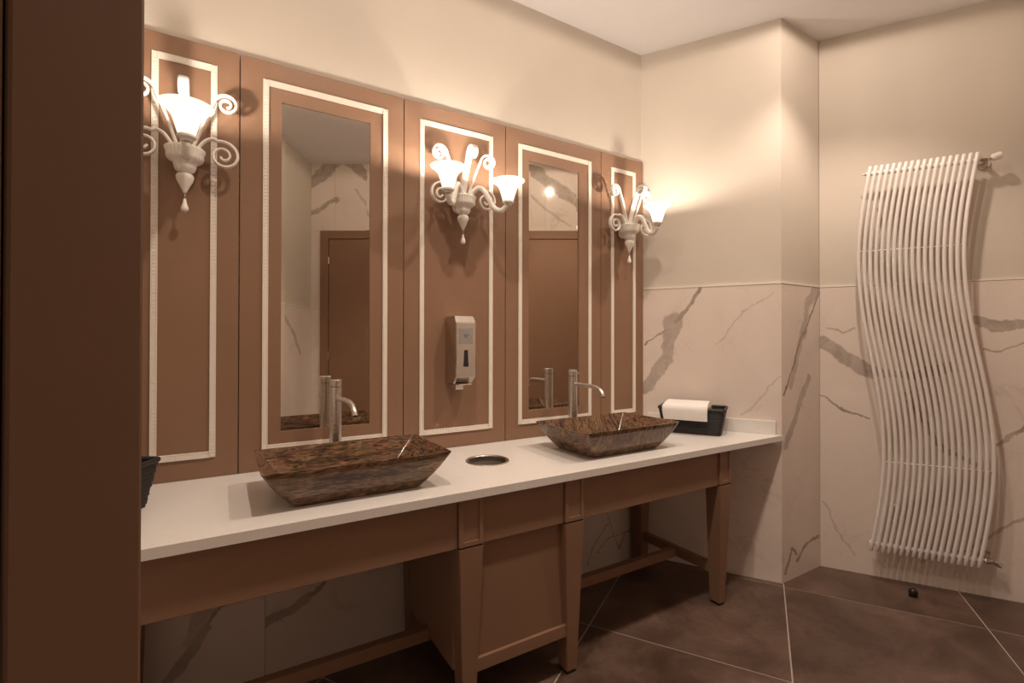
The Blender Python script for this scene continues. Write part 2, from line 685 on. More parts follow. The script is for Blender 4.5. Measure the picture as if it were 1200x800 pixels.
# marble slabs
def slab(parent, a, d, x0, x1, z0, z1, veins, seed, out):
    """slab on the line from a along d; face on the line, body behind it (towards out)"""
    rz = math.atan2(d.y, d.x)
    ov = Matrix.Rotation(-rz, 3, 'Z') @ out
    y1 = SL * 0.98 * (1 if ov.y > 0 else -1)
    bm = box((0, min(0, y1), 0), (x1 - x0 - 0.0015, max(0, y1), z1 - z0 - 0.001), 0.0008)
    loc = a + d * x0
    vl = []
    for pts in veins:
        wd, st = pts[-2:]
        pp = pts[0]
        for p, q in zip(pp[:-1], pp[1:]):
            vl.append((((p - loc).dot(d), p.z - z0), ((q - loc).dot(d), q.z - z0), wd, st))
    mt = mat_marble('white_veined_marble', vl, seed)
    return finish(bm, 'marble_slab', mt, parent, loc=(loc.x, loc.y, z0), rotz=rz)


def strip(parent, a, d, x0, x1, z, out):
    """thin metal-cream edge trim on top of the wainscot"""
    rz = math.atan2(d.y, d.x)
    ov = Matrix.Rotation(-rz, 3, 'Z') @ out
    y0 = -0.002 * (1 if ov.y > 0 else -1)
    y1 = SL * (1 if ov.y > 0 else -1)
    loc = a + d * x0
    bm = box((0, min(y0, y1), 0), (x1 - x0, max(y0, y1), 0.007))
    return finish(bm, 'edge_trim', 'cream', parent, loc=(loc.x, loc.y, z), rotz=rz)


def px_line(pts, n, c, mirror=False):
    return [pplane(x, y, n, c, mirror) for (x, y) in pts]


nS = tuple(NX)
sideV = [
    (px_line([(822, 336), (806, 358), (793, 374)], nS, U_SIDE), 0.012, 0.8),
    (px_line([(793, 374), (785, 396), (781, 420)], nS, U_SIDE), 0.042, 0.75),
    (px_line([(781, 420), (768, 441), (755, 456)], nS, U_SIDE), 0.036, 0.8),
    (px_line([(755, 404), (770, 392), (786, 384)], nS, U_SIDE), 0.005, 0.7),
    (px_line([(838, 402), (868, 366), (908, 342)], nS, U_SIDE), 0.004, 0.28),
    (px_line([(872, 486), (896, 462), (913, 440)], nS, U_SIDE), 0.006, 0.25),
]
L = (P2 - P1).length
slab(wall_side, P1, AX, 0.0, L, 0, T, sideV, 1, NX)
strip(wall_side, P1, AX, 0.0, L, T, NX)
nV = (0, 1, 0)
cy2 = P2.y
retV = [
    (px_line([(958, 338), (946, 356), (941, 392)], nV, cy2), 0.030, 0.7),
    (px_line([(941, 392), (933, 425), (926, 452)], nV, cy2), 0.022, 0.55),
    (px_line([(960, 340), (944, 384), (918, 462)], nV, cy2), 0.008, 0.95),
    (px_line([(948, 440), (936, 476), (920, 522)], nV, cy2), 0.022, 0.7),
    (px_line([(921, 672), (927, 644), (933, 652)], nV, cy2), 0.007, 0.8),
    (px_line([(933, 660), (944, 640), (960, 628)], nV, cy2), 0.010, 0.8),
]
slab(wall_return, P2, Vector((1, 0, 0)), 0.0, (P3 - P2).length, 0, T, retV, 2, VDIR)
strip(wall_return, P2, Vector((1, 0, 0)), 0.0, (P3 - P2).length, T, VDIR)
radV = [
    (px_line([(960, 402), (985, 414), (1020, 432)], nS, U_RAD), 0.035, 0.85),
    (px_line([(1020, 432), (1070, 440), (1110, 432)], nS, U_RAD), 0.025, 0.8),
    (px_line([(960, 462), (985, 476), (1022, 489)], nS, U_RAD), 0.006, 0.8),
    (px_line([(1140, 374), (1165, 382), (1206, 381)], nS, U_RAD), 0.020, 0.85),
    (px_line([(1152, 409), (1172, 412), (1204, 400)], nS, U_RAD), 0.004, 0.7),
    (px_line([(1168, 518), (1184, 508), (1206, 496)], nS, U_RAD), 0.006, 0.7),
    (px_line([(1080, 660), (1150, 632), (1206, 606)], nS, U_RAD), 0.008, 0.5),
    (px_line([(972, 386), (990, 389), (1004, 384)], nS, U_RAD), 0.004, 0.6),
    (px_line([(962, 590), (978, 622), (1000, 650)], nS, U_RAD), 0.005, 0.35),
    (px_line([(1060, 460), (1100, 520), (1140, 545)], nS, U_RAD), 0.012, 0.7),
]
L = (P4 - P3).length
slab(wall_right, P3, AX, 0.0, 1.30, 0, T, radV, 3, NX)
slab(wall_right, P3, AX, 1.30, L, 0, T, [], 4, NX)
strip(wall_right, P3, AX, 0.0, L, T, NX)
# behind the vanity, below the panels
MY = WALL_Y - SL
vA = P0.copy()
vA.y = MY
vanV1 = [
    (px_line([(196, 806), (222, 770), (240, 740)], nV, MY), 0.020, 0.8),
    (px_line([(240, 740), (250, 716), (280, 690)], nV, MY), 0.008, 0.7),
    (px_line([(226, 752), (232, 730), (236, 712)], nV, MY), 0.030, 0.5),
]
vanV2 = [
    (px_line([(313, 729), (337, 714), (358, 698)], nV, MY), 0.018, 0.85),
    (px_line([(358, 698), (372, 690), (384, 676)], nV, MY), 0.009, 0.8),
]
vanV3 = [
    (px_line([(686, 664), (696, 636), (712, 612)], nV, MY), 0.004, 0.6),
    (px_line([(698, 650), (714, 628), (742, 622)], nV, MY), 0.004, 0.6),
    (px_line([(712, 600), (718, 626), (726, 642)], nV, MY), 0.005, 0.5),
    (px_line([(726, 642), (734, 624), (742, 616)], nV, MY), 0.008, 0.6),
]
seams = [(P0.x + 0.02, -0.672), (-0.672, 0.158), (0.158, 0.99), (0.99, P1.x - 0.005)]
for k, ((xa, xb), vv) in enumerate(zip(seams, ([], vanV1, vanV2, vanV3))):
    slab(wall_vanity, vA, Vector((1, 0, 0)), xa - vA.x, xb - vA.x, 0, C - 0.004, vv, 5 + k, VDIR)
# left wall wainscot beyond the doorway, and the fully tiled back wall
dL = AX
aL = W(U_LEFT, 0)
slab(wall_left, aL, dL, DOOR_V1 + 0.095, V_BACK - 0.0005, 0, T, [(px_line([(334, 372), (346, 392), (352, 416)], nS, U_LEFT, True), 0.02, 0.6)], 9, -NX)
strip(wall_left, aL, dL, DOOR_V1 + 0.095, V_BACK - 0.0005, T, -NX)
slab(wall_left, aL, dL, lv0 + 0.02, DOOR_V0 - 0.085, 0, T, [], 10, -NX)
strip(wall_left, aL, dL, lv0 + 0.02, DOOR_V0 - 0.085, T, -NX)
nB = tuple(AX)
bk = [
    (px_line([(364, 214), (380, 204), (395, 187)], nB, V_BACK, True), 0.055, 0.85),
    (px_line([(364, 249), (380, 242), (395, 234)], nB, V_BACK, True), 0.025, 0.8),
    (px_line([(406, 187), (418, 194), (432, 208)], nB, V_BACK, True), 0.045, 0.85),
    (px_line([(418, 222), (432, 240), (440, 252)], nB, V_BACK, True), 0.012, 0.4),
    (px_line([(612, 190), (640, 210), (690, 242)], nB, V_BACK, True), 0.055, 0.8),
    (px_line([(616, 222), (640, 244), (668, 264)], nB, V_BACK, True), 0.015, 0.5),
]
DOORS = [(-0.762, 0.06), (1.05, 1.86)]
FR = 0.083
useam = [U_LEFT - SL + 0.0005, -0.70, 0.57, 1.45, U_RAD - 0.002]
DTOP = 2.378
for k in range(4):
    sub = bk
    slab(wall_back, W(0, V_BACK), NX, useam[k], useam[k + 1], DTOP + FR, H, sub, 11 + k, AX)
pieces = [U_LEFT - SL + 0.0005, DOORS[0][0] - FR, DOORS[0][1] + FR, DOORS[1][0] - FR, DOORS[1][1] + FR, U_RAD - 0.002]
for k in (0, 2, 4):
    for (za, zb) in ((0, T), (T, DTOP + FR)):
        slab(wall_back, W(0, V_BACK), NX, pieces[k], pieces[k + 1], za, zb, [], 16 + k + (za > 0), AX)

# doors in the back wall
RB = math.atan2(NX.y, NX.x)
for k, (ua, ub) in enumerate(DOORS):
    # local x along NX, local -y = into the wall (AX), +y = room
    root = empty('door_%d' % (k + 1), W((ua + ub) / 2, V_BACK, 0), RB, None, None)
    root['kind'] = 'structure'
    root['label'] = ['brown flush door near the doorway wall, seen in the first mirror', 'brown flush door near the radiator wall, seen in the second mirror'][k]
    hw = (ub - ua) / 2
    for s in (-1, 1):
        finish(box((min(s * hw, s * (hw + FR)), 0.0, 0), (max(s * hw, s * (hw + FR)), 0.022, DTOP), 0.002), 'door_casing', 'brown', root)
    finish(box((-hw - FR, 0.0, DTOP), (hw + FR, 0.022, DTOP + FR), 0.002), 'door_casing', 'brown', root)
    leaf = finish(box((-hw + 0.005, 0.0, 0.008), (hw - 0.005, 0.014, DTOP - 0.006), 0.002), 'door_leaf', 'brown', root)
    finish(box((-hw - 0.001, -0.006, 0.002), (hw + 0.001, -0.001, DTOP)), 'door_rebate', 'dark', root)
    for z in (0.25, 1.16, 2.12):
        finish(add_lathe(bmesh.new(), [(0.007, 0), (0.007, 0.07)], 10, (-hw + 0.002, 0.018, z)), 'hinge', 'chrome', leaf, smooth=True, angle=40)
    bmh = add_lathe(bmesh.new(), [(0.024, 0), (0.024, -0.008)], 20, (hw - 0.065, 0.014, 1.05), axis='Y')
    add_tube(bmh, [Vector((hw - 0.065, 0.02, 1.05)), Vector((hw - 0.065, 0.055, 1.05)), Vector((hw - 0.08, 0.06, 1.05)), Vector((hw - 0.18, 0.06, 1.05))], 0.008, 8)
    finish(bmh, 'door_handle', 'chrome', leaf, smooth=True, angle=50)

# the doorway in the left wall: brown jambs and casings
root = empty('door_3', W(U_LEFT, (DOOR_V0 + DOOR_V1) / 2, 0), ANG, None, None)
root['kind'] = 'structure'
root['label'] = 'brown lacquered door frame of the open doorway beside the vanity'
# local x along AX, local y = NX direction (towards the room)
hw = (DOOR_V1 - DOOR_V0) / 2
for s in (-1, 1):
    a, b = s * hw, s * (hw + 0.049)
    finish(box((min(a, b), -0.054, 0), (max(a, b), 0.026, DOOR_H), 0.0025), 'door_jamb', 'brown', root)
    a2 = s * (hw + 0.002)
    finish(box((min(a2, b), -0.34, 0), (max(a2, b), -0.055, DOOR_H), 0.0025), 'door_jamb', 'brown', root)
    b2 = s * (hw + 0.080)
    a3 = s * (hw + 0.0495)
    finish(box((min(a3, b2), 0.0125, 0), (max(a3, b2), 0.026, DOOR_H + 0.08), 0.002), 'door_casing', 'brown', root)
finish(box((-hw - 0.049, -0.34, DOOR_H), (hw + 0.049, 0.012, DOOR_H + 0.049), 0.002), 'door_head', 'brown', root)
finish(box((-hw - 0.005, 0.0125, DOOR_H + 0.006), (hw + 0.005, 0.026, DOOR_H + 0.08), 0.002), 'door_casing', 'brown', root)

# ------------------------------------------------------------------ downlights in the ceiling
for (sx, sy), lb in zip(DOWNLIGHTS, ('round recessed ceiling downlight before the first basin', 'round recessed ceiling downlight before the second basin', 'round recessed ceiling downlight before the towel radiator')):
    r = empty('ceiling_downlight', (sx, sy, H), 0, lb, 'downlight', 'recessed ceiling downlights')
    finish(add_lathe(bmesh.new(), [(0.032, -0.001), (0.034, -0.006), (0.048, -0.006), (0.05, -0.001)], 32, cap0=False, cap1=False), 'ring', 'white', r, smooth=True, angle=40)
    finish(add_lathe(bmesh.new(), [(0.001, -0.003), (0.032, -0.003), (0.032, -0.001)], 32), 'lens', 'lens', r)

# ------------------------------------------------------------------ wall panels with mouldings and mirrors
PZ0, PZ1 = C + 0.0005, 2.459


def moulding(parent, x0, x1, z0, z1):
    """cream strip frame: two raised edges, a row of small beads between them"""
    w, y = 0.0205, 0.0
    def bar(a, b, vert):
        bm = bmesh.new()
        (ax, az), (bx, bz) = a, b
        add_box(bm, (ax, y - 0.0035, az), (bx, y - 0.0002, bz))
        e = 0.0035
        if vert:
            add_box(bm, (ax, y - 0.0075, az), (ax + e, y - 0.0036, bz), 0.001)
            add_box(bm, (bx - e, y - 0.0075, az), (bx, y - 0.0036, bz), 0.001)
        else:
            add_box(bm, (ax, y - 0.0075, az), (bx, y - 0.0036, az + e), 0.001)
            add_box(bm, (ax, y - 0.0075, bz - e), (bx, y - 0.0036, bz), 0.001)
        o = finish(bm, 'moulding', 'cream', parent)
        # beads joined into one piece (too small to pick apart)
        bm = bmesh.new()
        p = 0.0135
        Ln = (bz - az) if vert else (bx - ax)
        n = int((Ln - 0.006) / p)
        for i in range(n):
            t = 0.004 + i * p
            if vert:
                lo, hi = (ax + 0.0042, y - 0.0068, az + t), (bx - 0.0042, y - 0.0036, az + t + 0.0120)
            else:
                lo, hi = (ax + t, y - 0.0068, az + 0.0042), (ax + t + 0.0120, y - 0.0036, bz - 0.0042)
            add_box(bm, lo, hi)
        ob = finish(bm, 'bead_row', 'cream', o, kind='stuff')
    bar((x0, z0), (x0 + w, z1), True)
    bar((x1 - w, z0), (x1, z1), True)
    bar((x0 + w + 0.0003, z1 - w - 0.003), (x1 - w - 0.0003, z1), False)
    bar((x0 + w + 0.0003, z0), (x1 - w - 0.0003, z0 + w + 0.003), False)


PANELS = [
    (-0.296, 0.0605, (-0.217, -0.015, 0.898, 2.386), None, 'narrow brown wall panel with cream frame, left of the first mirror'),
    (0.0605, 0.7195, (0.141, 0.6425, 0.9, 2.384), (0.209, 0.566, 0.972, 2.308), 'wide brown wall panel holding the mirror above the first basin'),
    (0.7195, 1.263, (0.796, 1.185, 0.896, 2.381), None, 'brown wall panel with cream frame between the two mirrors'),
    (1.263, 1.916, (1.341, 1.8385, 0.9, 2.382), (1.408, 1.751, 0.970, 2.304), 'wide brown wall panel holding the mirror above the second basin'),
    (1.916, 2.266, (1.993, 2.193, 0.902, 2.381), None, 'narrow brown wall panel with cream frame, in the corner by marble wall'),
]
for (x0, x1, mo, mi, lb) in PANELS:
    g = 0.0020
    r = empty('wall_panel', (x0, 0.0, PZ0), 0, lb, 'wall panel', 'brown wall panels over the counter')
    k = Vector((x0, 0, PZ0))
    if mi is None:
        finish(box((g, 0, 0), (x1 - x0 - g, 0.0185, PZ1 - PZ0), 0.0015), 'board', 'brown', r)
    else:
        # board with an opening for the glass
        a0, a1, b0, b1 = mi[0] - x0, mi[1] - x0, mi[2] - PZ0, mi[3] - PZ0
        hX, hZ = x1 - x0 - g, PZ1 - PZ0
        bm = slab_with_hole(bmesh.new(), [(g, 0), (hX, 0), (hX, hZ), (g, hZ)], [(a0, b0), (a1, b0), (a1, b1), (a0, b1)], 0, 0.0185)
        for v in bm.verts:
            v.co = Vector((v.co.x, v.co.z, v.co.y))
        finish(bm, 'board', 'brown', r)
        # bevelled mirror set into it
        bw, yo, yi = 0.014, 0.00636, 0.0062
        outer = [(a0, b0), (a1, b0), (a1, b1), (a0, b1)]
        inner = [(a0 + bw, b0 + bw), (a1 - bw, b0 + bw), (a1 - bw, b1 - bw), (a0 + bw, b1 - bw)]
        bm = bmesh.new()
        fv = [bm.verts.new((p[0], yi, p[1])) for p in inner]
        bv = [bm.verts.new((p[0], 0.0120, p[1])) for p in inner]
        bm.faces.new(fv)
        bm.faces.new(list(reversed(bv)))
        for i in range(4):
            j = (i + 1) % 4
            bm.faces.new((fv[i], fv[j], bv[j], bv[i]))
        mg = finish(bm, 'mirror_glass', 'mirror', r)
        bm = bmesh.new()
        iv = [bm.verts.new((p[0], yi, p[1])) for p in inner]
        ov = [bm.verts.new((p[0], yo, p[1])) for p in outer]
        for i in range(4):
            j = (i + 1) % 4
            bm.faces.new((ov[i], ov[j], iv[j], iv[i]))
        finish(bm, 'mirror_bevel', 'mirror', mg)
    mr = [mo[0] - x0, mo[1] - x0, mo[2] - PZ0, mo[3] - PZ0]
    moulding(r, *mr)

# ------------------------------------------------------------------ countertop
CX0, CYF, CZ0 = -0.50, -0.657, 0.793
HOLE = (0.99, -0.315)


def on_side(y):                      # x of the side wall's marble face at y
    return (U_SIDE - NX.y * y) / NX.x


ct = empty('countertop', (CX0, CYF, CZ0), 0, 'long white stone countertop on the brown vanity table', 'countertop')
outer = [(CX0, CYF), (on_side(CYF) - 0.012, CYF), (on_side(-0.0005) - 0.002, -0.0005), (CX0, -0.0005)]
hole = [(HOLE[0] + 0.088 * math.cos(2 * math.pi * i / 48), HOLE[1] + 0.088 * math.sin(2 * math.pi * i / 48)) for i in range(48)]
bm = slab_with_hole(bmesh.new(), outer, hole, CZ0, C)
bmesh.ops.translate(bm, verts=bm.verts, vec=(-CX0, -CYF, -CZ0))
finish(bm, 'slab', 'counter', ct)
# upstand along the side wall
a = W(U_SIDE - 0.0215, Vector((on_side(0), 0, 0)).dot(AX) + 0.03)
b = W(U_SIDE - 0.0215, V_COL - 0.03)
rz = math.atan2(AX.y, AX.x)
bm = box((0, 0, 0), ((b - a).length, 0.0205, 0.075), 0.002)
tag(finish(bm, 'upstand', 'counter', None, loc=(a.x, a.y, C + 0.0003), rotz=rz), 'low white stone upstand along the marble side wall', 'upstand')

# waste chute set into the counter
wr = empty('waste_chute', (HOLE[0], HOLE[1], C), 0, 'round steel waste chute set into the white countertop', 'waste chute')
finish(add_lathe(bmesh.new(), [(0.0865, -0.02), (0.0865, 0.0005), (0.0945, 0.0005), (0.0945, 0.002), (0.092, 0.004), (0.084, 0.004), (0.081, 0.001), (0.081, -0.02)], 48, cap0=False, cap1=False), 'rim', 'dsteel', wr, smooth=True, angle=40)
finish(add_lathe(bmesh.new(), [(0.081, -0.001), (0.081, -0.12), (0.0, -0.12)], 48, cap0=False, cap1=False), 'sleeve', 'sleeve', wr, smooth=True, angle=40)

# ------------------------------------------------------------------ vanity table
TY = -0.635                     # front face of posts
AZ0, AZ1 = 0.622, CZ0 - 0.0005
LEG_TOP = 0.615
VC = 0.9875
vt = empty('vanity_table', (VC, -0.33, 0), 0, 'long brown lacquered vanity table with tapered legs and centre cabinet', 'vanity table')
VO = Vector((VC, -0.33, 0))


def part(bm, name, mat='brown', parent=None, **kw):
    bmesh.ops.translate(bm, verts=bm.verts, vec=-VO)
    return finish(bm, name, mat, parent or vt, **kw)


def tbox(lo, hi, name, bev=0.002, mat='brown', parent=None):
    return part(box(lo, hi, bev), name, mat, parent)


posts = [(-0.303, -0.215), (0.7075, 0.8025), (1.1675, 1.2625), (2.135, 2.223)]
PB = 0.088
for i, (x0, x1) in enumerate(posts):
    left = i in (0, 1)
    # front post with its sunk panel
    p = tbox((x0, TY + 0.004, AZ0), (x1, TY + PB, AZ1), 'post', 0.0015)
    fw = 0.017
    bm = bmesh.new()
    for lo, hi in (((x0, TY, AZ0), (x0 + fw, TY + 0.004, AZ1)), ((x1 - fw, TY, AZ0), (x1, TY + 0.004, AZ1)), ((x0 + fw, TY, AZ0), (x1 - fw, TY + 0.004, AZ0 + fw))):
        add_box(bm, lo, hi, 0.0012)
    part(bm, 'post_frame', 'brown', p)
    # leg below, tapered on every side
    def leg(xa, xb, ya, yb, ix, iy):
        rings = []
        for z, k in ((LEG_TOP, 0.0), (LEG_TOP - 0.004, 0.0), (0.014, 1.0)):
            a0, a1 = xa + ix[0] * k, xb - ix[1] * k
            c0, c1 = ya + iy[0] * k, yb - iy[1] * k
            rings.append([Vector((a0, c0, z)), Vector((a1, c0, z)), Vector((a1, c1, z)), Vector((a0, c1, z))])
        bm = bmesh.new()
        add_loft(bm, rings)
        bmesh.ops.bevel(bm, geom=[e for e in bm.edges if abs(e.verts[0].co.z - e.verts[1].co.z) > 0.1], offset=0.002, segments=2, affect='EDGES')
        lg = part(bm, 'leg')
        rr = rings[-1]
        cx_, cy_ = sum(p.x for p in rr) / 4, sum(p.y for p in rr) / 4
        hw_ = (rr[1].x - rr[0].x) / 2 - 0.004
        hd_ = (rr[2].y - rr[1].y) / 2 - 0.004
        part(box((cx_ - hw_, cy_ - hd_, 0.0), (cx_ + hw_, cy_ + hd_, 0.0138)), 'glide', 'rubber', lg)
        return lg
    leg(x0, x1, TY, TY + PB, (0.026, 0.018), (0.024, 0.006))
    # neck between post and leg
    tbox((x0 + 0.003, TY + 0.003, LEG_TOP), (x1 - 0.003, TY + PB - 0.003, AZ0), 'neck', 0.0, 'dark')
    # rear leg
    leg(x0, x1, -0.10, -0.012, (0.018, 0.018), (0.006, 0.006))
    tbox((x0, -0.10, LEG_TOP), (x1, -0.012, AZ1), 'rear_post')
    # side rail and side stretcher
    xm = (x0 + x1) / 2
    if i in (0, 3):
        tbox((xm - 0.011, TY + PB + 0.0005, AZ0 + 0.005), (xm + 0.011, -0.1005, AZ1), 'side_rail')
        tbox((xm - 0.016, TY + PB - 0.012, 0.15), (xm + 0.016, -0.094, 0.198), 'side_stretcher')

# aprons between the posts
for (xa, xb) in ((posts[0][1], posts[1][0]), (posts[1][1], posts[2][0]), (posts[2][1], posts[3][0])):
    tbox((xa + 0.0015, TY + 0.010, AZ0 - 0.003), (xb - 0.0015, TY + 0.032, AZ1), 'apron', 0.002)
    tbox((xa + 0.0015, TY + 0.0325, AZ0 - 0.003), (xb - 0.0015, TY + 0.040, AZ0 + 0.02), 'apron_lip', 0.001)
# mid stretchers
for (xa, xb) in ((posts[0][1] - 0.028, posts[1][0] + 0.012), (posts[2][1] - 0.012, posts[3][0] + 0.028)):
    tbox((xa, -0.335, 0.145), (xb, -0.300, 0.192), 'mid_stretcher')
# cabinet: side panels, bottom, bottom rail, recessed door
cab = (posts[1][0] + 0.012, posts[2][1] - 0.012)
for xs in (cab[0], cab[1] - 0.018):
    tbox((xs, TY + PB - 0.01, 0.155), (xs + 0.018, -0.095, AZ0 - 0.006), 'cabinet_side')
tbox((cab[0] + 0.0185, TY + 0.045, 0.155), (cab[1] - 0.0185, -0.03, 0.172), 'cabinet_bottom')
tbox((posts[1][0] + 0.062, TY + 0.020, 0.158), (posts[2][0] + 0.033, TY + 0.044, 0.207), 'bottom_rail', 0.003)
tbox((posts[1][0] + 0.055, TY + 0.032, 0.2075), (posts[2][0] + 0.030, TY + 0.052, AZ0 - 0.004), 'cabinet_door', 0.002)


# ------------------------------------------------------------------ basins
def basin(cx, cy, mat, label, rr=0.012):
    r = empty('wash_basin', (cx, cy, C), 0, label, 'basin', 'stone vessel basins on the counter')
    hh = 0.126
    rings = []
    ow, od, bw, bd = 0.605, 0.385, 0.415, 0.265
    for t in (0.0, 0.02, 0.07, 0.2, 0.4, 0.6, 0.8, 0.985, 1.0):
        s = t ** 0.92
        k = 0.0
        if t < 0.06:
            k = -0.006 * (1 - t / 0.06)
        w = bw + (ow - bw) * s + k + 0.007 * math.sin(math.pi * t)
        d = bd + (od - bd) * s + k + 0.008 * math.sin(math.pi * t)
        if t == 1.0:
            w -= 0.002
            d -= 0.002
        rings.append(rrect(w, d, 0.026 * (1 - t) + rr * t, hh * t, 5))
    iw, idp = ow - 0.015, od - 0.015
    for t in (1.0, 0.985, 0.8, 0.6, 0.4, 0.22, 0.15, 0.12):
        s = max(0.0, (t - 0.12) / 0.88) ** 0.9
        w = 0.385 + (iw - 0.385) * s
        d = 0.235 + (idp - 0.235) * s
        if t == 0.12:
            w, d = 0.34, 0.19
        rings.append(rrect(w, d, 0.03 * (1 - t) + rr * t * 0.8, hh * t if t > 0.12 else 0.0145, 5))
    bm = bmesh.new()
    add_loft(bm, rings)
    finish(bm, 'bowl', mat, r, smooth=True, angle=32)
    finish(add_lathe(bmesh.new(), [(0.0, 0.0148), (0.03, 0.0148), (0.033, 0.0165), (0.030, 0.019), (0.0, 0.0205)], 28), 'drain_cap', 'steel', r, smooth=True, angle=50)


basin(0.403, -0.392, mat_basin('brown_marble_layered', (0.9, 1.3, 7.0), (0.0, 0.05, 0.0), 1.7), 'brown stone vessel basin with horizontal layers, beneath the first mirror')
basin(1.612, -0.388, mat_basin('brown_marble_streaked', (6.5, 2.0, 0.7), (0.0, 0.12, 0.18), 5.2), 'brown stone vessel basin with upright dark streaks, near the towel basket', 0.026)


# ------------------------------------------------------------------ faucets
def faucet(cx, cy, label, lever=False, reach=0.15, turn=0.0):
    r = empty('faucet', (cx, cy, C), turn, label, 'faucet', 'steel pillar faucets behind the basins')
    top = 0.360
    finish(add_lathe(bmesh.new(), [(0.0, 0.0), (0.029, 0.0), (0.029, 0.004), (0.024, 0.006), (0.024, top - 0.030)], 32), 'body', 'steel', r, smooth=True, angle=40)
    cp = finish(add_lathe(bmesh.new(), [(0.0, top - 0.028), (0.0235, top - 0.028), (0.024, top - 0.026), (0.024, top - 0.002), (0.022, top), (0.0, top)], 32), 'cap', 'steel', r, smooth=True, angle=40)
    finish(add_lathe(bmesh.new(), [(0.020, top - 0.0305), (0.020, top - 0.0275)], 24, cap0=False, cap1=False), 'groove', 'dark', r)
    z0 = 0.287
    pts = catmull([(0, -0.018, z0), (0, -0.06, z0), (0, -reach * 0.68, z0 - 0.001), (0, -reach * 0.86, z0 - 0.010), (0, -reach * 0.96, z0 - 0.028), (0, -reach, z0 - 0.046)], 8)
    sp = finish(add_tube(bmesh.new(), pts, 0.0105, 14), 'spout', 'steel', r, smooth=True, angle=50)
    e = pts[-1]
    dr = (pts[-1] - pts[-2]).normalized()
    bm = add_tube(bmesh.new(), [e + dr * 0.0002, e + dr * 0.001], 0.0085, 14)
    finish(bm, 'aerator', 'dark', sp)
    if lever:
        finish(add_tube(bmesh.new(), [Vector((0, -0.02, top - 0.012)), Vector((0, -0.052, top - 0.012))], 0.0035, 10), 'lever', 'steel', cp, smooth=True, angle=50)


faucet(0.401, -0.105, 'brushed steel pillar faucet behind the layered stone basin', False, 0.235, math.radians(5.5))
faucet(1.624, -0.105, 'brushed steel pillar faucet with pin lever behind the streaked stone basin', True, 0.240)


# ------------------------------------------------------------------ sconces
def scroll_pts(pre, c, R0, R1, a0, turns, sign=-1):
    c = Vector((c[0], c[1]))
    s0 = c + Vector((math.cos(a0), math.sin(a0))) * R0
    path = catmull([Vector(p) for p in pre] + [s0], 7)
    n = int(26 * turns)
    for i in range(1, n + 1):
        t = i / n
        a = a0 + sign * 2 * math.pi * turns * t
        R = R0 + (R1 - R0) * t ** 0.85
        path.append(c + Vector((math.cos(a), math.sin(a))) * R)
    return path


